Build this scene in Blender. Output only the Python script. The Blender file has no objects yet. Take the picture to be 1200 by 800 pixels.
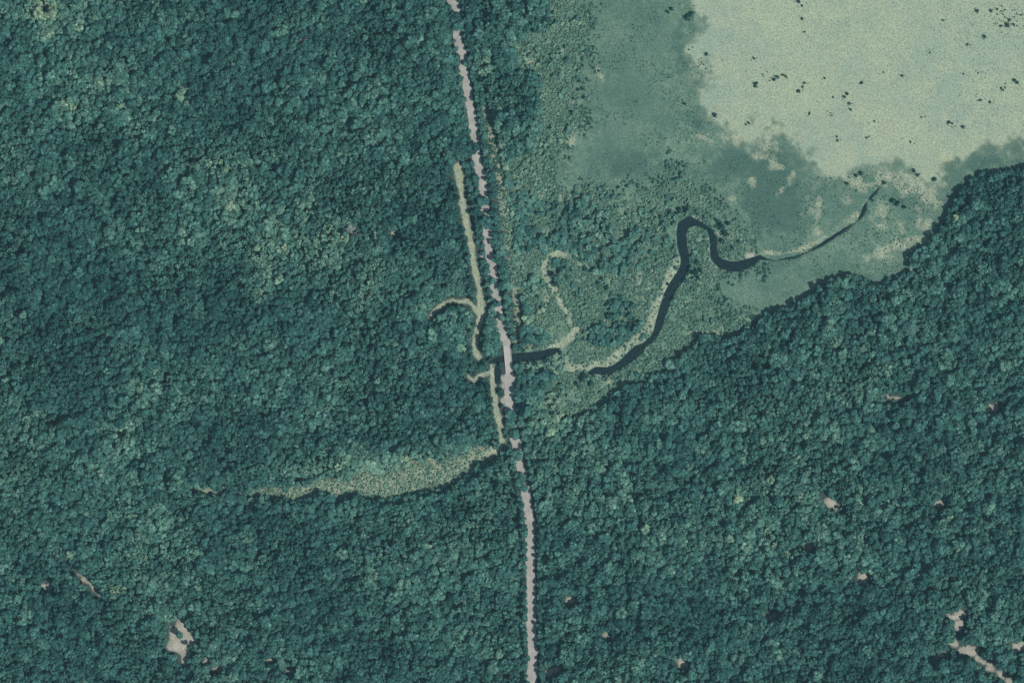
import bpy, math, random
import numpy as np

# ------------------------------------------------------------------ camera, sky, sun, exposure
M_PX = 0.6                                   # metres of ground for one pixel of the 1200 x 800 photograph
CAM_H = 2500.0
scene = bpy.context.scene
cam_data = bpy.data.cameras.new('camera')
cam_data.sensor_width = 36.0
cam_data.lens = 36.0 * CAM_H / (1200 * M_PX)
cam_data.clip_start = 10.0
cam_data.clip_end = 12000.0
cam = bpy.data.objects.new('camera', cam_data)
scene.collection.objects.link(cam)
cam.location = (0.0, 0.0, CAM_H)
cam.rotation_euler = (0.0, 0.0, 0.0)
scene.camera = cam

SUN_EL = math.radians(54.0)
SUN_AZ = math.radians(-33.0)                 # counter-clockwise from east: light from the south-east
world = bpy.data.worlds.new('World')
scene.world = world
world.use_nodes = True
wn = world.node_tree.nodes
wl = world.node_tree.links
wn.clear()
sky = wn.new('ShaderNodeTexSky')
sky.sky_type = 'NISHITA'
sky.sun_disc = False
sky.sun_elevation = SUN_EL
sky.sun_rotation = math.radians(90.0) - SUN_AZ
bg = wn.new('ShaderNodeBackground')
bg.inputs['Strength'].default_value = 0.10
wo = wn.new('ShaderNodeOutputWorld')
wl.new(sky.outputs[0], bg.inputs['Color'])
wl.new(bg.outputs[0], wo.inputs['Surface'])

from mathutils import Vector, Matrix
sun_data = bpy.data.lights.new('sun', 'SUN')
sun_data.energy = 4.2
sun_data.angle = math.radians(0.6)
sun_data.color = (1.0, 0.96, 0.9)
sun = bpy.data.objects.new('sun', sun_data)
scene.collection.objects.link(sun)
sdir = Vector((math.cos(SUN_EL) * math.cos(SUN_AZ), math.cos(SUN_EL) * math.sin(SUN_AZ), math.sin(SUN_EL)))
sun.rotation_euler = sdir.to_track_quat('Z', 'Y').to_euler()
sun.location = sdir * 3000

scene.view_settings.view_transform = 'Standard'
scene.view_settings.look = 'None'
scene.view_settings.exposure = 0.0
scene.view_settings.gamma = 1.0
scene.view_settings.use_curve_mapping = False
scene.render.engine = 'CYCLES'
scene.cycles.use_denoising = False
scene.cycles.max_bounces = 4
scene.cycles.diffuse_bounces = 2
scene.cycles.glossy_bounces = 1
scene.cycles.transmission_bounces = 2
scene.cycles.volume_bounces = 0
scene.cycles.transparent_max_bounces = 4

HAZE_DENSITY = 2.7e-5
HAZE_COLOR = (0.42, 0.82, 0.90)

# ------------------------------------------------------------------ helpers
random.seed(11)
rng = np.random.default_rng(11)
C = scene.collection

def link(o, parent=None):
    C.objects.link(o)
    if parent is not None:
        o.parent = parent
    return o

def tag(o, label=None, cat=None, group=None, kind=None):
    if label: o['label'] = label
    if cat: o['category'] = cat
    if group: o['group'] = group
    if kind: o['kind'] = kind
    return o

def np_mesh(name, verts, faces, mat=None, smooth=False, point_attr=None):
    """faces: (n,3) or (n,4) int array"""
    verts = np.ascontiguousarray(verts, dtype=np.float32)
    faces = np.ascontiguousarray(faces, dtype=np.int32)
    n, k = faces.shape
    me = bpy.data.meshes.new(name)
    me.vertices.add(len(verts)); me.vertices.foreach_set('co', verts.ravel())
    me.loops.add(n * k); me.loops.foreach_set('vertex_index', faces.ravel())
    me.polygons.add(n)
    me.polygons.foreach_set('loop_start', np.arange(0, n * k, k, dtype=np.int32))
    me.polygons.foreach_set('loop_total', np.full(n, k, dtype=np.int32))
    if smooth:
        me.polygons.foreach_set('use_smooth', np.ones(n, dtype=bool))
    for an, vals in (point_attr or {}).items():
        a = me.attributes.new(an, 'FLOAT', 'POINT')
        a.data.foreach_set('value', np.ascontiguousarray(vals, dtype=np.float32))
    me.update(calc_edges=True)
    if mat: me.materials.append(mat)
    return me

def hash2(ix, iy, seed):
    n = (ix.astype(np.int64) * 374761393 + iy.astype(np.int64) * 668265263 + seed * 1274126177) & 0x7fffffff
    n = ((n ^ (n >> 13)) * 1274126177) & 0x7fffffff
    n = (n ^ (n >> 16)) & 0xffff
    return n.astype(np.float32) / 65535.0

def vnoise(x, y, scale, seed=0):
    """value noise 0..1; scale in the units of x, y"""
    x = np.asarray(x, dtype=np.float64) / scale + 1000.0
    y = np.asarray(y, dtype=np.float64) / scale + 1000.0
    ix = np.floor(x); iy = np.floor(y)
    fx = x - ix; fy = y - iy
    fx = fx * fx * (3 - 2 * fx); fy = fy * fy * (3 - 2 * fy)
    a = hash2(ix, iy, seed); b = hash2(ix + 1, iy, seed)
    c = hash2(ix, iy + 1, seed); d = hash2(ix + 1, iy + 1, seed)
    return (a * (1 - fx) + b * fx) * (1 - fy) + (c * (1 - fx) + d * fx) * fy

def fbm(x, y, scale, octaves=3, seed=0):
    t = 0; amp = 1.0; tot = 0
    for o in range(octaves):
        t = t + amp * vnoise(x, y, scale / 2 ** o, seed + 17 * o); tot += amp; amp *= 0.5
    return t / tot

def sstep(a, b, x):
    t = np.clip((x - a) / (b - a), 0, 1)
    return t * t * (3 - 2 * t)

def W(px, py, z=0.0):
    return Vector(((px - 600) * M_PX, (400 - py) * M_PX, z))

# ------------------------------------------------------------------ map of the place, in photograph pixels (a survey plan: x east, y south)
PALE = [(822,-120),(1330,-120),(1330,150),(1200,168),(1165,178),(1133,184),(1112,200),(1098,222),(1060,206),(1030,202),(1000,207),(962,212),
        (935,192),(908,170),(870,156),(832,137),(806,121),(812,100),(832,88),(815,60),(822,30)]
SEDGE1 = [(683,-120),(822,-120),(822,30),(815,60),(832,88),(812,100),(806,121),(832,137),(870,156),(908,170),(935,192),(962,212),(1000,207),(1030,202),
          (1060,206),(1098,222),(1112,200),(1133,184),(1165,178),(1330,150),(1330,180),(1200,198),(1150,206),(1128,228),(1110,262),(1086,290),(1064,300),(1060,320),(1030,332),
          (985,320),(955,328),(936,354),(880,380),(848,388),(830,362),(842,322),(890,306),(872,276),(850,250),(815,214),(790,205),(775,222),
          (715,226),(665,222),(655,180),(672,150),(680,115),(690,60)]
SCRUB = [(650,-120),(683,-120),(690,60),(680,115),(672,150),(655,180),(665,222),(715,226),(775,222),(790,205),(815,214),(850,250),(872,276),(890,306),
         (842,322),(830,362),(848,388),(880,380),(850,396),(815,406),(790,432),(750,447),(720,462),(690,482),(655,497),(640,470),(648,440),(612,436),(606,412),
         (650,404),(628,384),(612,335),(602,290),(594,240),(598,188),(634,168),(636,86),(602,78),(604,56),(645,28)]
MIXED = [(600,215),(650,235),(700,232),(740,240),(765,265),(750,300),(765,330),(740,345),(745,390),(700,410),(672,395),(676,372),(660,350),(640,345),(618,360),(610,310)]
MEADOW = [(590,512),(588,526),(578,535),(562,546),(545,560),(520,572),(490,574),(470,584),(440,586),(418,578),(400,584),(372,580),(345,586),(322,581),(290,580),(250,578),(225,577),
          (225,572),(250,572),(290,570),(322,570),(350,570),(372,560),(400,562),(425,552),(445,556),(480,545),(520,536),(552,522),(575,522)]
CLEARING = [(208,726),(212,724),(216,731),(222,740),(232,749),(227,756),(222,760),(223,768),(218,772),(217,780),(213,779),(213,768),(208,764),
            (199,763),(194,757),(199,750),(199,733),(204,734)]
DITCH_W = [(537,195),(540,210),(541,225),(542,240),(546,252),(549,270),(552,285),(554,300),(556,315),(560,332),(562,345),(565,358),(566,369),(562,380),
           (558,390),(556,402),(557,412),(561,420)]
DITCH_W2 = [(577,430),(578,450),(578,462),(581,475),(584,490),(587,505),(589,515),(584,527),(570,534)]
DITCH_B = [(563,370),(555,360),(548,354),(540,352),(530,352),(522,354),(512,362),(504,372)]
DITCH_C = [(577,434),(566,440),(556,446),(549,440)]
DITCH_E = [(570,128),(574,150),(578,170),(582,190),(586,208),(588,230),(592,260),(595,280),(600,310),(603,330),(605,348),(607,366),(606,384),(604,398)]
OLD_CH = [(662,300),(656,296),(645,300),(639,309),(638,318),(642,331),(650,341),(655,352),(662,362),(669,369),(670,380)]
OLD_CH2 = [(674,388),(669,397),(658,404),(644,409)]
BANK = [(664,430),(676,431),(690,429),(710,425),(726,415),(737,404),(754,392),(763,380),(768,362),(775,345),(784,327),(794,306)]
BANK2 = [(895,296),(915,297),(935,293),(950,287),(968,277)]
TRACK_N = [(524,-110),(526,-40),(529,0),(534,9),(535,25),(536,42),(540.5,62),(543.5,84),(546.5,98),(549,115),(553,138),(556,160),(559,190),(563,205),(566,224),
           (569,247),(571,275),(573,295),(577,316),(579,335),(582,348),(585,367),(588,385),(592,398),(594,405)]
TRACK_S = [(597,437),(597,447),(596,460),(597,476),(600,500),(605.5,521),(610,548),(616,578),(620,600),(622,625),(622,660),(622,700),(622.5,730),(624,770),(623.5,800),(622,850),(622,910)]
# stream and one dark patch: x, y, width in pixels
STREAM_A = [(574,424,3),(585,421,7),(600,419,9),(615,418,11),(630,417,11),(643,413.5,9),(653,410,4)]
DARK_PATCH = [(583,426,4),(583,436,7),(583,447,5)]  # small dark patch west of the track, cut and surfaced like the stream
STREAM_B = [(690.6,436.7,4),(698.5,434,8),(712.5,434.6,9),(720,431.5,7),(730,425,9),(738.7,417.5,11),(747.5,409.6,11),(755,404,6),(765,395.6,6),(770,387,7),
            (773,377,9),(777,363,10),(782.4,347.5,10),(789,335,11),(797,323,11),(803,311,10),(802,299,10),(799,285.5,11),(798,273.5,11),(800,264,12),(807.5,259,11),
            (816.5,261,7),(824,264.5,5),(831.5,270,6),(836,279.5,8),(836,293,8),(837.5,302,9),(845,309,11),(854,312,12),(864.5,312,12),(875,309,11),(884,305,8),(890,301.5,5),
            (899,304,1.6),(909,305,1.2),(920,303.5,1.6),(931.5,301.6,2.2),(946.7,295,1.4),(957.5,289.7,3),(972.7,280,3.4),(990,269,3.4),(1003,260.4,.6),(1009.5,253,3.6),(1013,244,4),
            (1016,236.6,.4),(1021.4,230,2.6),(1026,226,2.8),(1033,216,.4)]
# bare pale soil: x, y, rx, ry, turn in degrees
SAND = [(711,382,5,4,0),(725,383,7,5,0),(731,359,3,7,10),(843,160,14,4,5),(1085,286,8,5,0),(1108,271,4,5,0),(1067,216,29,13,15),(1088,235,16,9,20),(1040,206,15,8,0),
        (1005,215,8,8,0),(973,589,9,4.5,38),(1101,591,5,4,0),(1010,677,6,4.5,-20),(902,722,4.5,4.5,0),(948,640,3.5,3,0),(1135,762,9,6,0),(1123,732,3.5,7,10),
        (1117,754,4,4,30),(1102,767,5,2.5,-20),(1120,721,7,2.5,0),(1150,773,6,2.4,30),(1161,781,7,2.6,45),(1174,791,5,2.6,40),(1184,799,5,3,40),(1195,756,9,6,0),(801,778,5,4,0),(645,785,8,3,-15),(668,703,4,4,0),(710,744,4,3.5,-20),
        (1047,467,6,2,0),(1163,478,5,4,-30),(55,686,4,4,0),(104,683,1.2,8,-40),(255,782,3,2.4,0),(340,785,3,3,0),
        (318,773,3,2,0),(242,773,3.4,3.4,0),(608,549,5,2.5,0),(640,24,5,5,0),(655,45,5,5,0),(703,88,4,5,0),(660,130,4,5,0),(669,165,3,6,0),(665,232,14,4,20),
        (694,310,4,3,0),(728,318,3,6,0),(745,325,9,4,0),(683,392,3,6,0),(605,445,5,4,0),(620,435,8,5,0),(655,425,12,4,10),(700,450,5,5,0),(760,412,7,4,0),(708,445,4,6,0),
        (828,292,3,6,0),(790,281,3,4,0),(880,300,7,3,0),(1042,262,18,4,20),(962,247,3,8,10),(1010,224,12,4,-30),(1076,262,3,12,0),(1047,292,26,6,-15),(915,225,4,4,0),(1030,240,4,9,0),(1000,252,10,3,-35),(1090,262,5,12,15),(880,215,3,6,0),(905,190,12,3,30),(900,170,7,4,30),(930,205,4,6,0),(945,240,3,5,0),(955,265,3,5,0),(860,235,3,3,0),(1065,318,3,2,0),
        (690,262,10,1.6,35),(565,300,2,5,0),(462,275,2,2,0),(872,348,0.1,0.1,0),(835,392,10,4,-20),(815,390,8,3,-30),
        (592,449,2.5,7,5),(591,468,3,5,0),(620,262,3,5,0),(616,232,2,5,0)]
TUFT = [(270,230,46,50,0,.1),(330,300,60,36,0,.16),(130,110,60,40,0,.18),(60,20,60,30,0,.25),(280,578,50,9,0,.35),(500,540,70,10,-8,.3),(640,470,40,20,-20,.25),(137,690,9,6,0,0.9),(215,118,6,7,0,.8),(145,126,4,5,0,.9),(88,127,4,5,0,.9),(110,52,4,4,0,.7),(50,8,14,10,0,.7),(55,40,6,10,0,.5),(90,32,8,5,0,.6),
        (250,205,34,26,20,.28),(275,235,22,18,0,.28),(235,185,30,14,10,.24),(155,150,30,22,0,.3),(430,330,14,46,8,.42),(380,300,26,24,0,.32),(305,330,16,26,0,.35),
        (395,270,20,16,0,.25),(545,120,6,50,0,.25),(590,220,9,85,-6,.5),(565,78,10,16,0,.45),(575,290,10,40,0,.22),(410,545,110,16,-4,.25),(680,480,30,16,-30,.45),
        (1120,255,8,4,0,.9),(640,505,14,10,0,.3),(170,620,200,60,0,.06),(900,620,320,120,0,.14),(1000,420,150,70,0,.08),(300,60,160,40,0,-.02),(735,600,90,60,0,.1),
        (540,380,24,14,0,.2),(530,480,30,30,0,.16),(500,710,80,60,0,.08),(960,330,36,8,0,.35),(1110,610,10,12,0,.4),(1115,640,9,10,0,.35),(970,725,6,6,0,.3)]
PALE_BUSHES = [(1145,13.5,2.6),(1161.6,13.5,2.2),(1169,11,1.8),(1178,12,1.6),(1180.5,30,2.6),(1173,31,2.0),(1188,29,2.2),(1183,24,1.6),(1104.6,24,1.6),(1153.5,43.5,2.4),(1134,52.5,2),
    (1090,62,1.3),(940,22.5,2.2),(936,2.5,2),(940,7,1.6),(942,38,1.2),(884,69,1.5),(886,98.5,2.6),(885,101.5,2),(894,87.6,1.5),(907,93.5,2.8),(911.5,90.5,2.4),(918.6,88.5,2.2),(921.8,91,2),
    (936,107,2.8),(940.5,102.6,2),(943,97.6,1.6),(966.6,92,1.7),(976.5,114.6,1.5),(989.5,114,3),(993,110.5,2.3),(995.5,121.5,2),(997,129,2.3),(1009.6,97.5,2),(1035.6,85,1.2),(1057.5,89,2),
    (948.6,133.5,1.7),(877.5,144.6,2.2),(874,146,1.6),(973.5,133,1.2),(981,160.5,1.6),(981.4,165,1.8),(1015.6,162,1.5),(1025,142.5,1.7),(1080,137.5,1.4),(1112,143.6,2.3),(1116,145,1.9),(1128.6,149,2.4),
    (1067,166.5,1.5),(1149,117.6,2),(1160.4,120,2),(1173.6,103.5,2),(1176,106,1.5),(1189,94.5,3),(1192,97,2.2),(1146.6,86,1.3),(1129.5,87,1.6),(1197,18,2)]
WET_BUSHES = [(787,11,2.8),(783,14.5,2.3),(806,21,3.6),(811,17,3),(828,64,2),(802,122,2.4),(838,135,2.6),(1003.5,206,3),(1009,203,2.4),(992.5,215.4,3),(1071,200.5,2.8),(1075.5,205.6,2.6),
    (1095,210,3),(1036.5,214.5,2.4),(1023,235,2),(1052,239,4),(1060,243,3.4),(1047,236,3.2)]
BANK_BUSHES = [(612,410,3.2),(640,422,3.8),(626,425,3.4),(573,421,3.4),(566,424,3.2),(657,414,3),(752,410,3),(768,396,2.6),(783,333,2.6),(845,266,5),(850,274,4.6),(846,282,4.4),(853,262,3.8),(841,259,3.4),(814,319,4.4),(821,317,4),(817,326,3.6),(808,318,3.4),(797,247,4.2),(803,245,3.4),(736,381,5),
    (741,373,3.2),(648,322,6),(656,316,4),(651,333,4.4),(587,459,4.6),(588,475,3.6),(683,443,5),(692,449,4.4),(676,450,4),(866,283,3),(858,290,2.8)]

DEEP = [(905,225,45,55,20),(860,190,50,25,10),(820,145,18,14,0),(735,195,45,20,0),(1060,238,18,10,20),(1075,255,15,10,0),(1160,192,45,10,-10),(800,60,14,40,0),(1000,215,14,8,0)]

# ------------------------------------------------------------------ raster of the plan
STEP = 1.0                                    # metres
MX, MY = 56, 56                               # strip beyond the picture, in photograph pixels
NX = int((1200 + 2 * MX) * M_PX / STEP) + 1
NY = int((800 + 2 * MY) * M_PX / STEP) + 1
gx = (np.arange(NX) * STEP - (600 + MX) * M_PX)
gy = ((400 + MY) * M_PX - np.arange(NY) * STEP)
GXW, GYW = np.meshgrid(gx, gy)               # world metres, rows go south
PX = GXW / M_PX + 600
PY = 400 - GYW / M_PX

def seg_dist(X, Y, ax, ay, bx, by):
    vx, vy = bx - ax, by - ay
    L = vx * vx + vy * vy + 1e-9
    t = np.clip(((X - ax) * vx + (Y - ay) * vy) / L, 0, 1)
    return np.hypot(X - ax - t * vx, Y - ay - t * vy), t

def poly_sdf(poly, X, Y, pad=40.0):
    """positive inside, in pixels; clipped to +-pad"""
    P = np.array(poly, dtype=float)
    out = np.full(X.shape, -pad, dtype=np.float32)
    r0, r1 = window(P, pad)
    xs, ys = X[r0, r1], Y[r0, r1]
    d = np.full(xs.shape, 1e9); inside = np.zeros(xs.shape, bool)
    n = len(P)
    for i in range(n):
        ax, ay = P[i]; bx, by = P[(i + 1) % n]
        dd, _ = seg_dist(xs, ys, ax, ay, bx, by); d = np.minimum(d, dd)
        if ay != by:
            cross = ((ay > ys) != (by > ys)) & (xs < (bx - ax) * (ys - ay) / (by - ay) + ax)
            inside ^= cross
    out[r0, r1] = np.clip(np.where(inside, d, -d), -pad, pad)
    return out

def window(P, pad):
    x0, x1 = P[:, 0].min() - pad - 8, P[:, 0].max() + pad + 8
    y0, y1 = P[:, 1].min() - pad - 8, P[:, 1].max() + pad + 8
    c0 = int(np.clip((x0 + MX) * M_PX / STEP, 0, NX)); c1 = int(np.clip((x1 + MX) * M_PX / STEP + 1, 0, NX))
    q0 = int(np.clip((y0 + MY) * M_PX / STEP, 0, NY)); q1 = int(np.clip((y1 + MY) * M_PX / STEP + 1, 0, NY))
    return slice(q0, q1), slice(c0, c1)

def line_dist(pts, X, Y, pad=30.0, width=None):
    """distance to a polyline in pixels (minus its half width when it has one)"""
    P = np.array([p[:2] for p in pts], dtype=float)
    out = np.full(X.shape, pad, dtype=np.float32)
    r0, r1 = window(P, pad)
    xs, ys = X[r0, r1], Y[r0, r1]
    d = np.full(xs.shape, pad, dtype=np.float64)
    for i in range(len(P) - 1):
        dd, t = seg_dist(xs, ys, P[i, 0], P[i, 1], P[i + 1, 0], P[i + 1, 1])
        if width is not None:
            dd = dd - 0.5 * (width[i] * (1 - t) + width[i + 1] * t)
        d = np.minimum(d, dd)
    out[r0, r1] = np.minimum(d, pad)
    return out

n1 = fbm(PX, PY, 36, 5, 1) - 0.5
n2 = fbm(PX, PY, 36, 5, 2) - 0.5
n3 = fbm(PX, PY, 7, 3, 3) - 0.5
WX = PX + 30 * n1 + 4 * n3                    # warped plan: natural borders
WY = PY + 30 * n2 - 4 * n3
wx = PX + 4 * n3; wy = PY + 4 * (fbm(PX, PY, 7, 3, 4) - 0.5)

sd_pale = poly_sdf(PALE, WX, WY)
sd_sedge = poly_sdf(SEDGE1, WX, WY)
sd_scrub = poly_sdf(SCRUB, WX, WY)
sd_mixed = poly_sdf(MIXED, WX, WY)
sd_meadow = poly_sdf(MEADOW, wx, wy)
sd_clear = poly_sdf(CLEARING, wx * 0.3 + PX * 0.7, wy * 0.3 + PY * 0.7)
d_ditch = np.minimum.reduce([line_dist(DITCH_W, wx, wy) - 3.5, line_dist(DITCH_W2, wx, wy) - 3.4, line_dist(DITCH_B, wx, wy) - 2.3,
                             line_dist(DITCH_C, wx, wy) - 2.2, line_dist(OLD_CH, wx, wy) - 3.2, line_dist(OLD_CH2, wx, wy) - 4.6])
d_ditch = d_ditch + 4.5 * (fbm(PX, PY, 10, 3, 6) - .5)
d_ditch_e = line_dist(DITCH_E, wx, wy) - 4.2
d_bank = np.minimum(line_dist(BANK, wx, wy) - 4.6, line_dist(BANK2, wx, wy) - 1.8)
d_bank = d_bank + 6 * (fbm(PX, PY, 10, 3, 7) - .5)
d_track = np.minimum(line_dist(TRACK_N, PX, PY), line_dist(TRACK_S, PX, PY))
d_track = np.minimum(d_track, line_dist([TRACK_N[-1], TRACK_S[0]], PX, PY))
d_str = np.minimum.reduce([line_dist(s, wx * .35 + PX * .65, wy * .35 + PY * .65, 30.0, [p[2] for p in s]) for s in (STREAM_A, DARK_PATCH, STREAM_B)])

def ellipse_field(lst, X, Y):
    best = np.full(X.shape, -40.0, dtype=np.float32)
    for e in lst:
        P = np.array([[e[0] - e[2] - e[3], e[1] - e[2] - e[3]], [e[0] + e[2] + e[3], e[1] + e[2] + e[3]]])
        r0, r1 = window(P, 10)
        a = math.radians(e[4]); ca, sa = math.cos(a), math.sin(a)
        dx, dy = X[r0, r1] - e[0], Y[r0, r1] - e[1]
        u = (dx * ca + dy * sa) / max(e[2], .2); v = (-dx * sa + dy * ca) / max(e[3], .2)
        f = (1 - np.hypot(u, v)) * min(e[2], e[3])
        best[r0, r1] = np.maximum(best[r0, r1], f)
    return best
in_marsh = lambda e: (e[0] > 835 and e[1] < 300) or (595 < e[0] < 840 and 15 < e[1] < 460)
f_sand = ellipse_field([(e[0], e[1], e[2] * 1.2, e[3] * 1.2, e[4]) for e in SAND if not in_marsh(e)], PX + 9 * n3 + 5 * n1, PY + 9 * (fbm(PX, PY, 6, 3, 8) - .5) + 5 * n2) + 3.5 * (fbm(PX, PY, 5, 3, 9) - .5)
f_tan = ellipse_field([e for e in SAND if in_marsh(e)], WX * .5 + PX * .5, WY * .5 + PY * .5)
f_deep = ellipse_field(DEEP, WX, WY)
sd_sand = np.maximum(f_sand, sd_clear)

# ground weights
w_pale = sstep(-13, 13, sd_pale + 58 * (fbm(PX, PY, 34, 5, 21) - .5) + 30 * (fbm(PX, PY, 6, 3, 22) - .5))
w_sedge = sstep(-9, 5, np.maximum(sd_sedge, sd_pale) + 18 * n3) * (1 - w_pale)
w_scrub = sstep(-5, 2, np.maximum(sd_scrub, sd_sedge) + 6 * n3) * (1 - w_pale) * (1 - w_sedge)
w_straw = np.maximum.reduce([sstep(1.2, -1.2, d_ditch), sstep(1.5, -1.5, d_bank), .8 * sstep(-9, 8, sd_meadow + 34 * n3), .6 * sstep(2.0, -1.5, d_ditch_e + 6 * n3), .95 * sstep(-4, 6, f_tan + 20 * n3), .5 * w_scrub * sstep(.61, .71, fbm(PX, PY, 11, 4, 23))])
w_sand = sstep(-1.2, 1.4, sd_sand + 1.5 * n3)
open_px = np.maximum.reduce([sd_pale, sd_sedge, sd_scrub, sd_meadow, -d_track + 4, -d_str + 4])     # >0 in the open
relief = sstep(-4, -38, open_px)
channel = sstep(1.6, -1.8, d_str)
Z = (3.2 * (fbm(GXW, GYW, 95, 2, 31) - .5) * relief + .22 * (fbm(GXW, GYW, 6, 2, 32) - .5) * sstep(4, 9, d_track)
     - 1.5 * channel - .45 * sstep(2, -2, d_ditch))
Z = Z.astype(np.float32)

def cell(px, py):
    c = np.clip(((np.asarray(px) + MX) * M_PX / STEP), 0, NX - 1.001)
    r = np.clip(((np.asarray(py) + MY) * M_PX / STEP), 0, NY - 1.001)
    return r, c
def sample(A, px, py):
    r, c = cell(px, py)
    r0 = np.floor(r).astype(int); c0 = np.floor(c).astype(int)
    fr, fc = r - r0, c - c0
    return (A[r0, c0] * (1 - fr) * (1 - fc) + A[r0 + 1, c0] * fr * (1 - fc) + A[r0, c0 + 1] * (1 - fr) * fc + A[r0 + 1, c0 + 1] * fr * fc)

# ------------------------------------------------------------------ materials
def new_mat(name):
    m = bpy.data.materials.new(name); m.use_nodes = True
    nt = m.node_tree; nt.nodes.clear()
    return m, nt
def N(nt, t, **kw):
    n = nt.nodes.new(t)
    for k, v in kw.items(): setattr(n, k, v)
    return n
def noise_node(nt, scale, detail=3, rough=.6):
    geo = N(nt, 'ShaderNodeNewGeometry')
    t = N(nt, 'ShaderNodeTexNoise'); t.inputs['Scale'].default_value = scale
    t.inputs['Detail'].default_value = detail; t.inputs['Roughness'].default_value = rough
    nt.links.new(geo.outputs['Position'], t.inputs['Vector'])
    return t.outputs['Fac']
def mapr(nt, src, a, b, c, d):
    m = N(nt, 'ShaderNodeMapRange'); nt.links.new(src, m.inputs['Value'])
    for k, v in zip(('From Min', 'From Max', 'To Min', 'To Max'), (a, b, c, d)): m.inputs[k].default_value = v
    return m.outputs['Result']
def math_n(nt, op, a, b=None):
    m = N(nt, 'ShaderNodeMath', operation=op)
    for i, s in enumerate((a, b)):
        if s is None: continue
        if isinstance(s, (int, float)): m.inputs[i].default_value = s
        else: nt.links.new(s, m.inputs[i])
    return m.outputs[0]
def mixc(nt, fac, a, b, blend='MIX'):
    m = N(nt, 'ShaderNodeMix', data_type='RGBA', blend_type=blend)
    for sock, s in ((m.inputs[0], fac), (m.inputs[6], a), (m.inputs[7], b)):
        if isinstance(s, (int, float)): sock.default_value = s
        elif isinstance(s, tuple): sock.default_value = (*s, 1)
        else: nt.links.new(s, sock)
    return m.outputs[2]
def attr(nt, name, typ='GEOMETRY'):
    a = N(nt, 'ShaderNodeAttribute', attribute_type=typ); a.attribute_name = name
    return a.outputs['Fac']
def ramp(nt, fac, stops):
    r = N(nt, 'ShaderNodeValToRGB'); nt.links.new(fac, r.inputs['Fac'])
    e = r.color_ramp.elements
    while len(e) < len(stops): e.new(0.5)
    for el, (p, c) in zip(e, stops): el.position = p; el.color = (*c, 1)
    return r.outputs['Color']
def surface(nt, color, rough=.85, spec=.2, bump=None, bump_d=.3, translucent=0.0):
    p = N(nt, 'ShaderNodeBsdfPrincipled'); o = N(nt, 'ShaderNodeOutputMaterial')
    if isinstance(color, tuple): p.inputs['Base Color'].default_value = (*color, 1)
    else: nt.links.new(color, p.inputs['Base Color'])
    p.inputs['Roughness'].default_value = rough
    p.inputs['Specular IOR Level'].default_value = spec
    if bump is not None:
        b = N(nt, 'ShaderNodeBump'); b.inputs['Distance'].default_value = bump_d
        nt.links.new(bump, b.inputs['Height']); nt.links.new(b.outputs[0], p.inputs['Normal'])
    last = p.outputs[0]
    if translucent:
        t = N(nt, 'ShaderNodeBsdfTranslucent'); nt.links.new(color, t.inputs['Color'])
        mx = N(nt, 'ShaderNodeMixShader'); mx.inputs[0].default_value = translucent
        nt.links.new(p.outputs[0], mx.inputs[1]); nt.links.new(t.outputs[0], mx.inputs[2]); last = mx.outputs[0]
    nt.links.new(last, o.inputs['Surface'])
    return p

FLOOR = (0.030, 0.058, 0.052)
def mat_land():
    m, nt = new_mat('land')
    fine = noise_node(nt, 0.9, 4, .7); mid = noise_node(nt, 0.12, 3); big = noise_node(nt, 0.018, 3)
    floor = mixc(nt, mapr(nt, mid, .35, .65, 0, 1), FLOOR, (0.055, 0.075, 0.06))
    pale = mixc(nt, mapr(nt, big, .38, .62, 0, 1), (0.256, 0.340, 0.252), (0.335, 0.392, 0.256))
    pale = mixc(nt, mapr(nt, mid, .40, .70, 0, .45), pale, (0.232, 0.315, 0.240))
    pale = mixc(nt, mapr(nt, noise_node(nt, 0.05, 5, .75), .45, .60, 0, .8), pale, (0.330, 0.384, 0.254))
    clump = noise_node(nt, 0.34, 3, .6)
    sedge = mixc(nt, mapr(nt, math_n(nt, 'ADD', math_n(nt, 'MULTIPLY', mid, .5), math_n(nt, 'MULTIPLY', clump, .5)), .40, .60, 0, 1), (0.060, 0.140, 0.100), (0.145, 0.226, 0.154))
    patch = noise_node(nt, 0.05, 4, .65)
    sedge = mixc(nt, mapr(nt, patch, .40, .60, 0, .7), sedge, (0.168, 0.252, 0.176))
    sedge = mixc(nt, mapr(nt, big, .42, .60, 0, .65), sedge, (0.070, 0.136, 0.106))
    sedge = mixc(nt, math_n(nt, 'MULTIPLY', attr(nt, 'deep'), .85), sedge, (0.054, 0.116, 0.090))
    scrub = mixc(nt, mapr(nt, mid, .35, .65, 0, 1), (0.078, 0.158, 0.114), (0.165, 0.250, 0.172))
    straw = mixc(nt, mapr(nt, mid, .35, .65, 0, 1), (0.30, 0.355, 0.235), (0.415, 0.445, 0.31))
    sand = mixc(nt, mapr(nt, mid, .35, .65, 0, 1), (0.30, 0.288, 0.236), (0.42, 0.402, 0.335))
    c = mixc(nt, attr(nt, 'pale'), floor, pale)
    c = mixc(nt, attr(nt, 'sedge'), c, sedge)
    c = mixc(nt, attr(nt, 'scrub'), c, scrub)
    c = mixc(nt, attr(nt, 'straw'), c, straw)
    c = mixc(nt, attr(nt, 'sand'), c, sand)
    c = mixc(nt, mapr(nt, attr(nt, 'wet'), 0, 1, 0, 1), c, (0.045, 0.065, 0.06))
    f = mapr(nt, fine, .3, .7, .66, 1.34)
    cc = N(nt, 'ShaderNodeVectorMath', operation='SCALE'); nt.links.new(c, cc.inputs[0]); nt.links.new(f, cc.inputs['Scale'])
    surface(nt, cc.outputs[0], .9, .1, fine, .25)
    return m
LAND = mat_land()

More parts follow.
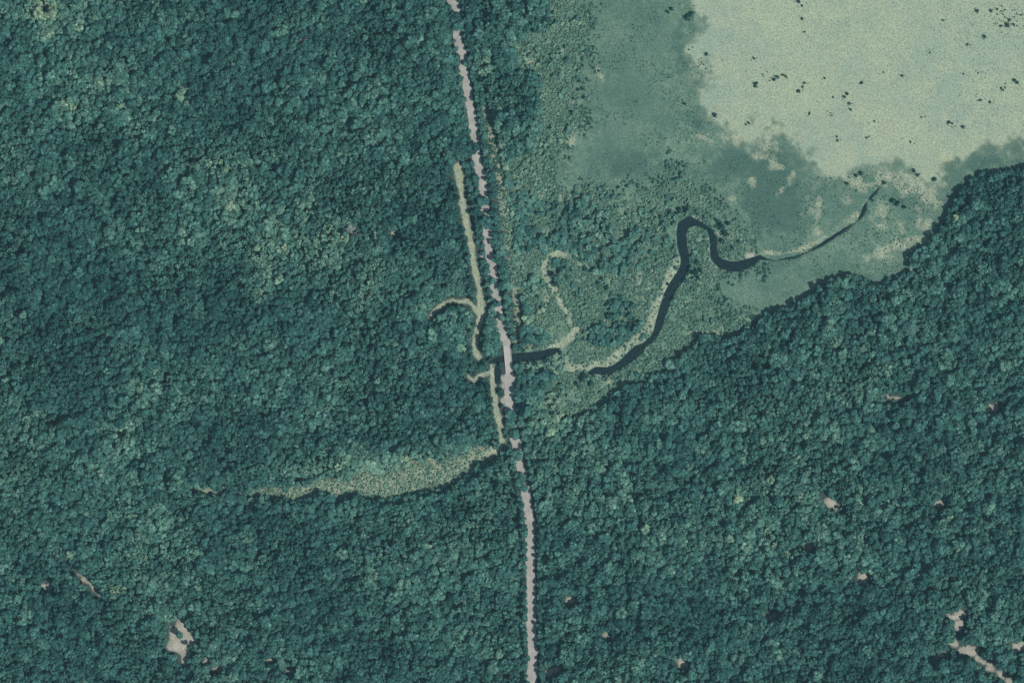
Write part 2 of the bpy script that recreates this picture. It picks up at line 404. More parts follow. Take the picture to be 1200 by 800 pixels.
def mat_track():
    m, nt = new_mat('sandy_track')
    mid = noise_node(nt, 0.15, 4); fine = noise_node(nt, 1.5, 4, .7)
    c = mixc(nt, mapr(nt, mid, .35, .65, 0, 1), (0.285, 0.276, 0.252), (0.385, 0.370, 0.338))
    c = mixc(nt, math_n(nt, 'MULTIPLY', attr(nt, 'verge'), mapr(nt, fine, .35, .6, 0.1, 1)), c, (0.20, 0.235, 0.16))
    f = mapr(nt, fine, .3, .7, .86, 1.14)
    cc = N(nt, 'ShaderNodeVectorMath', operation='SCALE'); nt.links.new(c, cc.inputs[0]); nt.links.new(f, cc.inputs['Scale'])
    surface(nt, cc.outputs[0], .95, .05, fine, .04)
    return m
TRACKM = mat_track()

def mat_simple(name, a, b, scale, rough=.8, spec=.2):
    m, nt = new_mat(name)
    t = noise_node(nt, scale, 4)
    surface(nt, mixc(nt, mapr(nt, t, .35, .65, 0, 1), a, b), rough, spec, t, .03)
    return m
BARK = mat_simple('bark', (0.06, 0.05, 0.04), (0.11, 0.09, 0.075), 3)
SNAG = mat_simple('weathered_dead_wood', (0.27, 0.29, 0.27), (0.42, 0.42, 0.38), 2)
CONCRETE = mat_simple('pale_concrete', (0.34, 0.325, 0.30), (0.43, 0.41, 0.38), 1.2)

def mat_water():
    m, nt = new_mat('dark_water')
    t = noise_node(nt, .35, 3)
    p = surface(nt, mixc(nt, mapr(nt, t, .35, .7, 0, 1), (0.005, 0.016, 0.020), (0.010, 0.024, 0.026)), .25, .15, noise_node(nt, 2.0, 2), .01)
    return m
WATER = mat_water()

def mat_leaf(name, stops, tr=.18):
    m, nt = new_mat(name)
    t = attr(nt, 'tint', 'INSTANCER')
    lv = attr(nt, 'leaf_var')
    c = ramp(nt, math_n(nt, 'ADD', t, math_n(nt, 'MULTIPLY', math_n(nt, 'SUBTRACT', lv, .5), .22)), stops)
    f = mapr(nt, lv, 0, 1, .68, 1.34)
    cc = N(nt, 'ShaderNodeVectorMath', operation='SCALE'); nt.links.new(c, cc.inputs[0]); nt.links.new(f, cc.inputs['Scale'])
    surface(nt, cc.outputs[0], .62, .22, None, 0, tr)
    return m
LEAF_STOPS = [(0.0, (0.020, 0.094, 0.082)), (0.35, (0.056, 0.174, 0.142)), (0.65, (0.132, 0.278, 0.202)), (1.0, (0.30, 0.42, 0.265))]
LEAF = mat_leaf('broad_leaves', LEAF_STOPS)
SHRUB_LEAF = mat_leaf('shrub_leaves', [(0.0, (0.022, 0.092, 0.078)), (0.35, (0.060, 0.170, 0.130)), (0.65, (0.135, 0.285, 0.205)), (1.0, (0.25, 0.40, 0.28))], .25)

def mat_grass():
    m, nt = new_mat('marsh_sedge')
    lv = attr(nt, 'leaf_var'); t = attr(nt, 'tint')
    c = ramp(nt, t, [(0.0, (0.062, 0.142, 0.112)), (0.3, (0.112, 0.205, 0.152)), (0.65, (0.27, 0.35, 0.26)), (1.0, (0.42, 0.44, 0.31))])
    f = mapr(nt, lv, 0, 1, .84, 1.14)
    cc = N(nt, 'ShaderNodeVectorMath', operation='SCALE'); nt.links.new(c, cc.inputs[0]); nt.links.new(f, cc.inputs['Scale'])
    surface(nt, cc.outputs[0], .7, .2, None, 0, .2)
    return m
GRASS = mat_grass()

# ------------------------------------------------------------------ the ground, cut along the borders of its covers
cls = np.zeros((NY - 1, NX - 1), np.int8)
def cc_(A): return (A[:-1, :-1] + A[1:, :-1] + A[:-1, 1:] + A[1:, 1:]) * .25
stack = [1 - np.clip(cc_(w_pale + w_sedge + w_scrub), 0, 1), cc_(w_pale), cc_(w_sedge), cc_(w_scrub)]
cls = np.argmax(np.stack(stack), 0)
cls[cc_(w_straw) > .5] = 4
cls[cc_(w_sand) > .5] = 5
cls[cc_(channel) > .6] = 0
idx = np.arange(NX * NY).reshape(NY, NX)
VX = np.stack([GXW.ravel(), GYW.ravel(), Z.ravel()], 1)
ATT = {'pale': w_pale, 'sedge': w_sedge, 'scrub': w_scrub, 'straw': w_straw * .85, 'sand': w_sand * .9, 'wet': sstep(1.0, -1.2, d_str), 'deep': sstep(-5, 16, f_deep + 30 * n3)}
NAMES = [('ground', 'dark leaf-littered forest floor under the trees and out to the horizon', 'ground'),
         ('pale_marsh', 'wide pale grey-green open marsh dotted with dark bushes', 'marsh'),
         ('sedge_marsh', 'darker green sedge marsh between the scrub and the pale marsh', 'marsh'),
         ('scrubland', 'patchy light green scrubland between the track and the winding stream', 'scrubland'),
         ('dry_grass', 'straw-coloured grass of the meadow strip, ditches and stream banks', 'grass'),
         ('bare_sand', 'bare pale sandy patches in clearings and gaps', 'sand')]
OUT = 3600.0
for k, (nm, lab, cat) in enumerate(NAMES):
    sel = np.argwhere(cls == k)
    r, c = sel[:, 0], sel[:, 1]
    F = np.stack([idx[r, c], idx[r + 1, c], idx[r + 1, c + 1], idx[r, c + 1]], 1)
    used, inv = np.unique(F.ravel(), return_inverse=True)
    F = inv.reshape(-1, 4)
    V = VX[used]
    A = {n: a.ravel()[used] for n, a in ATT.items()}
    if k == 0:                                  # the sheet runs on to the horizon
        ring = [(gx[0], gy[0]), (gx[-1], gy[0]), (gx[-1], gy[-1]), (gx[0], gy[-1])]
        outer = [(-OUT, OUT), (OUT, OUT), (OUT, -OUT), (-OUT, -OUT)]
        b = len(V)
        V = np.vstack([V, [(x, y, -.6) for x, y in ring], [(x, y, -.6) for x, y in outer]])
        F = np.vstack([F, [[b + i, b + 4 + i, b + 4 + (i + 1) % 4, b + (i + 1) % 4] for i in range(4)]])
        A = {n: np.concatenate([a, np.zeros(8)]) for n, a in A.items()}
    o = link(bpy.data.objects.new(nm, np_mesh(nm, V, F, LAND, True, A)))
    tag(o, lab, cat, kind='structure')

# stream water: one level sheet under the cut banks
sel = np.argwhere(cc_(d_str) < 2.6)
r, c = sel[:, 0], sel[:, 1]
F = np.stack([idx[r, c], idx[r + 1, c], idx[r + 1, c + 1], idx[r, c + 1]], 1)
used, inv = np.unique(F.ravel(), return_inverse=True)
V = VX[used].copy(); V[:, 2] = -.62
o = link(bpy.data.objects.new('stream', np_mesh('stream', V, inv.reshape(-1, 4), WATER, True)))
tag(o, 'dark winding stream looping through the scrub to the bridge', 'stream', kind='structure')

def track_mesh(name, pts, half):
    P = np.array(pts, float); seg = np.hypot(*np.diff(P, axis=0).T); s = np.concatenate([[0], np.cumsum(seg)])
    t = np.arange(0, s[-1], 1.6); t = np.append(t, s[-1])
    cx = np.interp(t, s, P[:, 0]); cy = np.interp(t, s, P[:, 1])
    ker = np.array([1, 2, 3, 2, 1.]) / 9
    for a in (cx, cy):
        a[2:-2] = np.convolve(a, ker, 'valid')
    tx, ty = np.gradient(cx), np.gradient(cy); L = np.hypot(tx, ty); nx_, ny_ = -ty / L, tx / L
    cols = np.array([-1, -.72, -.3, 0, .3, .72, 1])
    vs, vg = [], []
    for j, u in enumerate(cols):
        h = half / M_PX * (1 + (.34 * (vnoise(t, t * 0 + j, 6, 77 + j) - .5) if abs(u) == 1 else 0))
        qx, qy = cx + nx_ * u * h, cy + ny_ * u * h
        z = sample(Z, qx, qy) * 0 + sample(Z, cx, cy) + .07 - .04 * abs(u)
        vs.append(np.stack([(qx - 600) * M_PX, (400 - qy) * M_PX, z], 1))
        vg.append(np.full(len(t), {1: 1.0, .72: .25, .3: 0.0, 0: .45}[abs(u)]) * (.35 + 1.0 * vnoise(t, t * 0, 40, 5)))
    V = np.stack(vs, 1).reshape(-1, 3); n = len(cols)
    i = np.arange(len(t) - 1)[:, None] * n + np.arange(n - 1)[None]
    i = i.ravel()
    F = np.stack([i, i + 1, i + n + 1, i + n], 1)
    return np_mesh(name, V, F, TRACKM, True, {'verge': np.clip(np.stack(vg, 1).ravel(), 0, 1)})
o = link(bpy.data.objects.new('track', track_mesh('track', TRACK_N, 3.1)))
tag(o, 'pale sandy track running north from the bridge between trees', 'track', kind='structure')
o = link(bpy.data.objects.new('track', track_mesh('track', TRACK_S, 3.5)))
tag(o, 'pale straight sandy track running south from the bridge through forest', 'track', kind='structure')

# ------------------------------------------------------------------ bridge
def box_mesh(name, sx, sy, sz, mat, bevel=.06):
    import bmesh
    bm = bmesh.new(); bmesh.ops.create_cube(bm, size=1)
    bmesh.ops.scale(bm, vec=(sx, sy, sz), verts=bm.verts)
    bmesh.ops.bevel(bm, geom=bm.edges[:], offset=bevel, segments=2, affect='EDGES')
    me = bpy.data.meshes.new(name); bm.to_mesh(me); bm.free(); me.materials.append(mat)
    return me
a, b = W(*TRACK_N[-1]), W(*TRACK_S[0])
mid = (a + b) / 2; L = (b - a).length + .6
br = link(bpy.data.objects.new('bridge', None)); br.location = (mid.x, mid.y, 0)
br.rotation_euler = (0, 0, math.atan2((a - b).x * -1, (a - b).y))
tag(br, 'pale concrete bridge deck carrying the track over the stream', 'bridge')
deck = link(bpy.data.objects.new('deck', box_mesh('deck', 5.2, L, .5, CONCRETE)), br); deck.location = (0, 0, -.1)
for s in (-1, 1):
    k = link(bpy.data.objects.new('kerb', box_mesh('kerb', .35, L - .2, .55, CONCRETE)), br); k.location = (s * 2.42, 0, .4)
    ab = link(bpy.data.objects.new('abutment', box_mesh('abutment', 6.6, 1.1, 2.2, CONCRETE)), br); ab.location = (0, s * (L / 2 - 3.2), -1.3)

# ------------------------------------------------------------------ trees: prototypes
def cards(P, Nn, size, rg, name, mat, shade):
    """leaf sprays: small four-cornered faces at P facing about Nn"""
    n = len(P)
    Nn = Nn + rg.normal(0, .30, (n, 3)); Nn /= np.linalg.norm(Nn, axis=1, keepdims=True)
    ref = rg.normal(0, 1, (n, 3)); U = np.cross(Nn, ref); U /= np.linalg.norm(U, axis=1, keepdims=True)
    Vv = np.cross(Nn, U)
    s = size * rg.uniform(.6, 1.35, (n, 1))
    q = []
    for (u, v) in ((-.5, -.18), (.1, -.5), (.55, .1), (-.05, .55)):
        q.append(P + U * s * (u + rg.uniform(-.12, .12, (n, 1))) + Vv * s * (v + rg.uniform(-.12, .12, (n, 1))) + Nn * s * rg.uniform(-.12, .12, (n, 1)))
    V = np.stack(q, 1).reshape(-1, 3)
    F = np.arange(4 * n).reshape(n, 4)
    lv = np.repeat(shade, 4)
    return np_mesh(name, V, F, mat, False, {'leaf_var': lv})

def crown_mesh(name, seed, radius, height, base, nleaf, lobes, size, mat, flat=.8):
    """leaf sprays on the outside of uneven lobes; each lobe has its own shade of leaf"""
    rg = np.random.default_rng(seed)
    ex = rg.uniform(.78, 1.0)                       # crowns are seldom round
    ctr = [(rg.uniform(-.12, .12) * radius, rg.uniform(-.12, .12) * radius, base + height * .42, radius * .62)]
    for i in range(lobes):
        a = 2 * math.pi * (i + rg.uniform(-.42, .42)) / lobes
        rr = radius * rg.uniform(.34, .74)
        ctr.append((rr * math.cos(a), rr * math.sin(a) * ex, base + height * rg.uniform(.22, .72), radius * rg.uniform(.24, .46)))
    for i in range(max(3, lobes // 2)):
        a = rg.uniform(0, 2 * math.pi); rr = radius * rg.uniform(.08, .42)
        ctr.append((rr * math.cos(a), rr * math.sin(a) * ex, base + height * rg.uniform(.62, .92), radius * rg.uniform(.2, .36)))
    ctr = np.array(ctr); wgt = ctr[:, 3] ** 2; wgt /= wgt.sum()
    w = rg.choice(len(ctr), nleaf * 3, p=wgt)
    d = rg.normal(0, 1, (nleaf * 3, 3)); d[:, 2] += .35; d /= np.linalg.norm(d, axis=1, keepdims=True)
    rad = ctr[w, 3:4] * rg.uniform(.82, 1.08, (nleaf * 3, 1))
    P = ctr[w, :3] + d * rad * np.array([1, 1, flat])
    keep = np.ones(len(P), bool)
    for j, c in enumerate(ctr):
        inside = np.linalg.norm((P - c[:3]) / np.array([1, 1, flat]), axis=1) < c[3] * .70
        keep &= ~(inside & (w != j))
    P, d, w = P[keep][:nleaf], d[keep][:nleaf], w[keep][:nleaf]
    shade = np.clip(rg.normal(.5, .2, len(ctr))[w] + rg.normal(0, .15, len(P)), 0, 1)
    return cards(P, d, size, rg, name, mat, shade)

def tube(V, F, p0, p1, r0, r1, n=6):
    p0, p1 = Vector(p0), Vector(p1); ax = (p1 - p0).normalized()
    u = ax.orthogonal().normalized(); v = ax.cross(u); b = len(V)
    for p, r in ((p0, r0), (p1, r1)):
        for i in range(n):
            a = 2 * math.pi * i / n; V.append(tuple(p + (u * math.cos(a) + v * math.sin(a)) * r))
    for i in range(n):
        F.append((b + i, b + (i + 1) % n, b + n + (i + 1) % n, b + n + i))

def trunk_mesh(name, seed, height, radius, mat, limbs=6, r0=.24, twig=False):
    rd = random.Random(seed); V, F = [], []
    x = y = 0.0; pts = [(0, 0, -.5)]
    for i in range(1, 6):
        x += rd.uniform(-.12, .12); y += rd.uniform(-.12, .12); pts.append((x, y, height * .78 * i / 5))
    for i in range(5):
        tube(V, F, pts[i], pts[i + 1], r0 * (1 - .15 * i), r0 * (1 - .15 * (i + 1)), 7)
    for i in range(limbs):
        a = 2 * math.pi * i / limbs + rd.uniform(-.3, .3); j = rd.choice((2, 3, 4))
        p = Vector(pts[j]); q = p + Vector((math.cos(a) * radius * .45, math.sin(a) * radius * .45, height * rd.uniform(.1, .18)))
        e = q + Vector((math.cos(a + .3) * radius * .35, math.sin(a + .3) * radius * .35, height * rd.uniform(.04, .12)))
        tube(V, F, p, q, r0 * .45, r0 * .28, 5); tube(V, F, q, e, r0 * .28, r0 * .08, 5)
        if twig:
            for k in range(7):
                w0 = p.lerp(e, rd.uniform(.35, 1)); aa = a + rd.uniform(-1.3, 1.3)
                tube(V, F, w0, w0 + Vector((math.cos(aa) * radius * .42, math.sin(aa) * radius * .42, height * rd.uniform(.0, .08))), r0 * .34, r0 * .14, 4)
    return np_mesh(name, np.array(V), np.array(F), mat, True)

# unit trees: crown radius 3.2 m
CROWNS, TRUNKS = [], []
NPROTO = 12
for k in range(NPROTO):
    rg = np.random.default_rng(100 + k)
    hgt = 9.6 + .45 * (k % 4); base = hgt * .46
    CROWNS.append(crown_mesh('crown', 200 + k, 3.2, hgt - base, base, 560 + 12 * k, 5 + k % 5, .92, LEAF, .85))
    TRUNKS.append(trunk_mesh('trunk', 300 + k, hgt, 3.2, BARK))
BUSHES = [crown_mesh('foliage', 400 + k, 1.0, 1.25, 0.02, 90 + 8 * k, 3 + k % 3, 0.42, SHRUB_LEAF, .9) for k in range(5)]
STEMS = [trunk_mesh('stem', 450 + k, .9, 1.0, BARK, 4, .05) for k in range(5)]
SNAGS = [trunk_mesh('branches', 500 + k, 10.0, 4.6, SNAG, 11, .3, True) for k in range(3)]

ONES = ['', 'first', 'second', 'third', 'fourth', 'fifth', 'sixth', 'seventh', 'eighth', 'ninth', 'tenth', 'eleventh', 'twelfth', 'thirteenth', 'fourteenth',
        'fifteenth', 'sixteenth', 'seventeenth', 'eighteenth', 'nineteenth']
TENS = {2: 'twenty', 3: 'thirty', 4: 'forty', 5: 'fifty', 6: 'sixty', 7: 'seventy', 8: 'eighty'}
def ordinal(n):
    if n < 20: return ONES[n]
    t, u = divmod(n, 10)
    return TENS[t] + '-' + ONES[u] if u else TENS[t][:-1] + 'ieth'

placed = []                                   # x, y in pixels, crown radius in metres
tree_roots, bush_roots = [], []

def tint_at(px, py):
    """how yellow and light the leaves are, from the plan"""
    t = .20 + .62 * (fbm(px, py, 90, 4, 41) - .5) + .34 * (fbm(px, py, 15, 2, 42) - .5)
    e = np.zeros(np.shape(px))
    for (x, y, rx, ry, rot, amt) in TUFT:
        a = math.radians(rot); dx, dy = px - x, py - y
        u = (dx * math.cos(a) + dy * math.sin(a)) / rx; v = (-dx * math.sin(a) + dy * math.cos(a)) / ry
        e = e + amt * np.exp(-.9 * (u * u + v * v))
    return t + .8 * e

def ground_z(px, py): return float(sample(Z, px, py))

def add_tree(px, py, radius, label, group, tint=None, k=None, hs=1.0):
    k = random.randrange(NPROTO) if k is None else k
    t = float(tint_at(px, py)) + random.uniform(-.07, .07) if tint is None else tint
    r = link(bpy.data.objects.new('broadleaf_tree', None))
    w = W(px, py, ground_z(px, py)); s = radius / 3.2
    r.location = w; r.rotation_euler = (0, 0, random.uniform(0, 6.28)); r.scale = (s * random.uniform(.9, 1.15), s * random.uniform(.9, 1.15), (.5 + .5 * s) * hs * random.uniform(.85, 1.15))
    tag(r, label, 'tree', group)
    c = link(bpy.data.objects.new('crown', CROWNS[k]), r); c['tint'] = t
    link(bpy.data.objects.new('trunk', TRUNKS[k]), r)
    placed.append((px, py, radius)); tree_roots.append(r)
    return r, c

def along(pts, spacing, start=0.0):
    """points each `spacing` pixels along a line, with the normal to its right"""
    P = np.array(pts, float); seg = np.hypot(*np.diff(P, axis=0).T); s = np.concatenate([[0], np.cumsum(seg)])
    t = start; out = []
    while t < s[-1]:
        i = min(np.searchsorted(s, t, 'right') - 1, len(P) - 2)
        f = (t - s[i]) / seg[i]; p = P[i] + (P[i + 1] - P[i]) * f; d = (P[i + 1] - P[i]) / seg[i]
        out.append((p[0], p[1], -d[1], d[0])); t += spacing * random.uniform(.85, 1.2)
    return out

# trees in the sandy clearing
add_tree(211.5, 742.5, 3.1, 'round grey-green tree standing alone inside the sandy clearing', None, .42, 2)
add_tree(222.5, 756.0, 2.2, 'small dark tree at the east rim of the sandy clearing', None, .05, 5)
# trees that close over the tracks
COVER = [(534,20,4.6,'broad dark tree covering the north track just below its top end'), (536,32,4.2,'smaller tree leaning over the north track below the broad covering one'),
         (556,174,4.8,'big round dark tree overhanging the north track midway'), (557,209,3.4,'green tree at the west edge of the north track above the ditch trees'),
         (566,236,4.3,'dark tree closing over the north track beside the ditch'), (570,260,4.8,'wide tree covering the north track where it breaks in two'),
         (583,356,3.0,'small tree over the narrow neck of the north track near the bridge'), (577,329,3.2,'low tree pinching the north track from the west'),
         (577,284,2.3,'small dark tree leaning over the east rim of the track\'s broken middle'), (581,303,2.9,'dark tree on the east rim of the north track opposite the ditch bend'),
         (571,311,2.3,'small tree between the ditch and the north track near its bend'), (586,337,2.7,'dark tree crowding the east rim of the track\'s narrow neck'), (574,250,2.4,'small tree below the dark one closing over the north track'),
         (535,68,3.6,'tree leaning over the west rim of the upper north track'), (549,75,3.2,'tree crowding the east rim of the upper north track'),
         (587,372,3.0,'tree just north of the bridge on the track\'s west rim'),
         (600,486,4.4,'first tree closing over the track south of the bridge'), (597,497,4.0,'second tree closing over the track south of the bridge'),
         (603,508,3.6,'third tree closing over the track south of the bridge'), (606,533,4.4,'tree covering the south track between its two small gaps'),
         (611,560,4.2,'tree covering the south track just above its long straight opening'), (613,571,3.2,'last tree over the south track before its straight opening')]
for (x, y, r_, lab) in COVER: add_tree(x, y, r_, lab, 'trees closing over the track', None, None, .5 if y > 470 else .62)

def chain(pts, spacing, off, rmin, rmax, phrase, group, start=0.0, jitter=1.6, skip=None, hs=1.0, clear=None):
    n = 0
    for (x, y, nx_, ny_) in along(pts, spacing, start):
        rad = random.uniform(rmin, rmax)
        o_ = off + (1 if off > 0 else -1) * (rad / M_PX * .78) if off else 0
        px, py = x + nx_ * o_ + random.uniform(-jitter, jitter), y + ny_ * o_ + random.uniform(-jitter, jitter)
        if not (-14 < px < 1214 and -14 < py < 814): continue
        if skip and skip(px, py): continue
        if any((px - q[0]) ** 2 + (py - q[1]) ** 2 < ((rad + q[2]) * .55 / M_PX) ** 2 for q in placed): continue
        n += 1
        add_tree(px, py, rad, phrase % ordinal(n), group, None, None, hs)
in_ditch = lambda x, y: sample(d_ditch, x, y) < 2.0 or sample(d_str, x, y) < 2.5 or sample(sd_clear, x, y) > -3
NT = list(reversed(TRACK_N))
chain(NT, 8.4, 6.2, 1.9, 2.7, '%s tree from the bridge along the east side of the north track', 'trees lining the north track', 6, 1.0, in_ditch, .62)
chain(NT, 8.6, -3.8, 1.7, 2.8, '%s tree from the bridge along the west side of the north track', 'trees lining the north track', 4, 1.0, in_ditch, .55)
ST = TRACK_S
chain(ST, 9.0, -7.2, 2.4, 3.3, '%s tree from the bridge along the east side of the south track', 'trees lining the south track', 4, 1.0, in_ditch, .66)
chain(ST, 9.0, 4.8, 2.4, 3.4, '%s tree from the bridge along the west side of the south track', 'trees lining the south track', 92, 1.0, in_ditch)
EDGE = [(1222,197),(1200,203),(1165,209),(1136,222),(1120,244),(1106,270),(1088,290),(1070,302),(1068,326),(1040,338),(1008,340),(985,330),(964,336),(948,352),(934,370),(905,384),
        (882,396),(845,402),(818,412),(796,438),(756,452),(728,468),(696,488),(660,504)]
chain(EDGE, 8.6, 0, 2.8, 4.4, '%s tree from the east picture edge along the forest rim facing the marsh', 'trees on the forest rim facing the marsh', 2, 2.2, None, .74)
SOUTHRIM = [(588,540),(572,552),(556,566),(530,578),(500,584),(478,592),(446,594),(418,588),(396,594),(370,590),(346,596),(318,588)]
chain(SOUTHRIM, 8.8, 0, 2.8, 4.2, '%s tree from the track along the south rim of the straw meadow', 'trees on the south rim of the meadow', 2, 2.0)
chain(DITCH_W, 8.4, 3.4, 1.9, 2.9, '%s tree from the north end along the ditch\'s western bank', 'trees on the west bank of the ditch', 2, 1.2, in_ditch)
chain(list(DITCH_W2[1:]), 8.6, 3.4, 2.0, 2.8, '%s tree below the pool along the southern ditch\'s western bank', 'trees on the west bank of the southern ditch', 2, 1.0, in_ditch)
RING = [(187,760),(190,744),(192,727),(205,714),(221,719),(233,733),(243,748),(236,763),(230,776),(222,790),(206,786),(201,774),(191,772)]
ringn = 0
for (x, y) in RING:
    ringn += 1
    add_tree(x, y, random.uniform(2.5, 3.3), '%s tree clockwise from the west around the rim of the sandy clearing' % ordinal(ringn), 'trees around the sandy clearing', None, None, .6)
# light crowns that stand out of the dark forest
for (x, y, r_, t_, lab) in [(88,127,3.0,.95,'pale yellow-green crown standing out alone in the upper left forest'),
        (141,126,3.0,.86,'pale yellowish crown right of the yellow-green one in upper left forest'),
        (215,106,3.2,.85,'pale grey-green pointed crown in the upper left forest'),
        (90,32,3.2,.72,'light green broad crown below the top left corner grove'),
        (1118,256,3.0,.95,'bright yellow-green crown at the forest rim below the tan flat'),
        (300,340,3.0,.72,'light olive crown inside the western forest'),
        (312,348,3.2,.66,'light olive crown beside its paler twin in the western forest'),
        (182,433,3.2,.62,'faint pale crown in the lower western forest'),
        (1110,606,3.0,.7,'light green crown below the small sandy gap in the eastern forest'),
        (1115,748,3.0,.88,'pale yellow crown beside the square sandy gap in the lower right forest'),
        (132,687,2.4,.92,'westernmost of three pale yellow-green crowns beside the bare streak at lower left'),
        (139,692,2.6,.95,'middle of three pale yellow-green crowns beside the bare streak at lower left'),
        (146,688,2.4,.88,'easternmost of three pale yellow-green crowns beside the bare streak at lower left'),
        (565,72,3.2,.68,'light green bushy crown east of the upper north track'),
        (566,84,3.4,.64,'light green crown just below its twin east of the upper north track')]:
    add_tree(x, y, r_, lab, 'light crowns in the dark forest', t_)
# dead grey trees
for i, (x, y, s, lab) in enumerate([(412,273,1.25,'large pale grey dead tree standing alone in the western forest'),
        (40,205,.8,'small pale grey dead tree near the western picture edge'),
        (54,8,.9,'pale grey dead tree in the light grove of the top left corner'),
        (58,384,.75,'small grey dead tree low in the western forest'),
        (322,237,.8,'grey dead tree below the light green grove of the western forest'),
        (355,48,.75,'small grey dead tree in the upper western forest'),
        (1168,540,.8,'grey dead tree in the far eastern forest'),
        (531,497,.75,'thin grey dead tree west of the southern ditch')]):
    r = link(bpy.data.objects.new('dead_tree', None)); r.location = W(x, y, ground_z(x, y)); r.scale = (s, s, s * 1.05); r.rotation_euler = (0, 0, i * 1.1)
    tag(r, lab, 'dead tree', 'dead grey trees')
    k = i % 3
    link(bpy.data.objects.new('branches', SNAGS[k]), r)
    placed.append((x, y, 2.6 * s))

# ------------------------------------------------------------------ bushes of the marsh and the stream bank
def add_bush(px, py, rad_m, label, group, tint):
    k = random.randrange(5)
    r = link(bpy.data.objects.new('bush', None)); r.location = W(px, py, ground_z(px, py)); r.rotation_euler = (0, 0, random.uniform(0, 6.28))
    r.scale = (rad_m * random.uniform(.7, 1.3), rad_m * random.uniform(.7, 1.25), rad_m * random.uniform(.9, 1.2))
    tag(r, label, 'bush', group)
    c = link(bpy.data.objects.new('foliage', BUSHES[k]), r); c['tint'] = tint
    link(bpy.data.objects.new('stem', STEMS[k]), r); bush_roots.append((r, k))
    placed.append((px, py, rad_m))
# numbered row by row: each band of the marsh has its own landmark
bands = [(0, 40, 'along the northern picture edge of the pale marsh'), (40, 80, 'in the upper thin row of the pale marsh'), (80, 108, 'in the main middle row of the pale marsh'),
         (108, 128, 'in the row just below the pale marsh\'s main row'), (128, 152, 'in the lower row of the pale marsh'), (152, 200, 'in the lowest row near the pale marsh\'s southern rim')]
for (y0, y1, ph) in bands:
    row = sorted([b_ for b_ in PALE_BUSHES if y0 <= b_[1] < y1])
    for n, (x, y, r_) in enumerate(row):
        add_bush(x, y, r_ * M_PX * .98, '%s dark bush from the west %s' % (ordinal(n + 1), ph), 'dark bushes on the pale marsh', random.uniform(.1, .34))
for n, (x, y, r_) in enumerate(sorted(WET_BUSHES)):
    add_bush(x, y, r_ * M_PX * 1.1, '%s bush from the west along the border of sedge and pale marsh' % ordinal(n + 1), 'bushes where the sedge meets the pale marsh', random.uniform(.05, .25))
for n, (x, y, r_) in enumerate(sorted(BANK_BUSHES)):
    add_bush(x, y, r_ * M_PX * 1.1, '%s large dark bush from the west beside the stream and old channel' % ordinal(n + 1), 'dark thicket bushes by the stream', random.uniform(-.02, .14))

# ------------------------------------------------------------------ the rest of the forest and the scrub
HC = 6.0                                       # bucket size in pixels
class Darts:
    def __init__(self): self.b = {}; self.pts = []
    def ok(self, x, y, r, f):
        R = 2; cx, cy = int(x // HC), int(y // HC)
        for i in range(cx - R, cx + R + 1):
            for j in range(cy - R, cy + R + 1):
                for (qx, qy, qr) in self.b.get((i, j), ()):
                    d = (r + qr) * f / M_PX
                    if (x - qx) ** 2 + (y - qy) ** 2 < d * d: return False
        return True
    def add(self, x, y, r): self.b.setdefault((int(x // HC), int(y // HC)), []).append((x, y, r))

darts = Darts()
for p in placed: darts.add(*p)
pts_tree = []
def throw(n, rlo, rhi, f, accept, box=None):
    x0, x1, y0, y1 = box or (-MX + 2, 1200 + MX - 4, -MY + 2, 800 + MY - 4)
    xs = rng.uniform(x0, x1, n); ys = rng.uniform(y0, y1, n); rr = rng.uniform(rlo, rhi, n)
    ok = accept(xs, ys, rr) & (rng.uniform(0, 1, n) < .999)
    out = []
    for x, y, r in zip(xs[ok], ys[ok], rr[ok]):
        if darts.ok(x, y, r, f):
            darts.add(x, y, r); out.append((x, y, r))
    return out
def S(A, x, y): return sample(A, x, y)
def forest_ok(x, y, r):
    m = r / M_PX
    return ((S(sd_pale, x, y) < -m * .8) & (S(sd_sedge, x, y) < -m * .8) & (S(sd_scrub, x, y) < -m * .3) & (S(sd_meadow, x, y) < -m * .55 + 9 * np.maximum(fbm(x, y, 14, 2, 53) - .5, 0) * 2) & (S(sd_sand, x, y) < -m * 1.0)
            & (S(d_track, x, y) > 6.4 + m * .85) & (S(d_str, x, y) > m * .9) & (S(d_ditch, x, y) > m * 1.0 + .8) & (S(d_ditch_e, x, y) > m * .8))
grain = lambda x, y: fbm(x, y, 55, 3, 51) + .10 * sstep(500, 700, x)       # stands of large and of small crowns
pts_tree += throw(12000, 4.0, 5.4, .54, lambda x, y, r: forest_ok(x, y, r) & (grain(x, y) > .54))
pts_tree += throw(60000, 3.0, 4.2, .52, lambda x, y, r: forest_ok(x, y, r) & (grain(x, y) > .42))
pts_tree += throw(120000, 2.2, 3.2, .48, lambda x, y, r: forest_ok(x, y, r) & (fbm(x, y, 11, 2, 52) > .22))
pts_tree += throw(90000, 1.5, 2.3, .50, lambda x, y, r: forest_ok(x, y, r) & (fbm(x, y, 11, 2, 52) > .20))
def mixed_ok(x, y, r):
    m = r / M_PX
    return ((S(sd_mixed, x, y) > 0) & (S(d_str, x, y) > m) & (S(d_ditch, x, y) > m * .8) & (S(sd_sand, x, y) < -m * .7) & (fbm(x, y, 26, 3, 55) > .49))
n_mixed = len(pts_tree)
pts_tree += throw(5000, 1.8, 3.6, .56, mixed_ok, (590, 780, 200, 420))
def sparse_ok(x, y, r):                        # young trees thinning out into the scrub
    m = r / M_PX
    return ((S(sd_scrub, x, y) > -2) & (S(d_str, x, y) > m) & (S(d_ditch, x, y) > m * .8) & (S(sd_sand, x, y) < -m) & (S(d_track, x, y) > 5 + m)
            & (fbm(x, y, 22, 2, 56) + .16 * sstep(700, 600, x) > .60))
n_young = len(pts_tree)
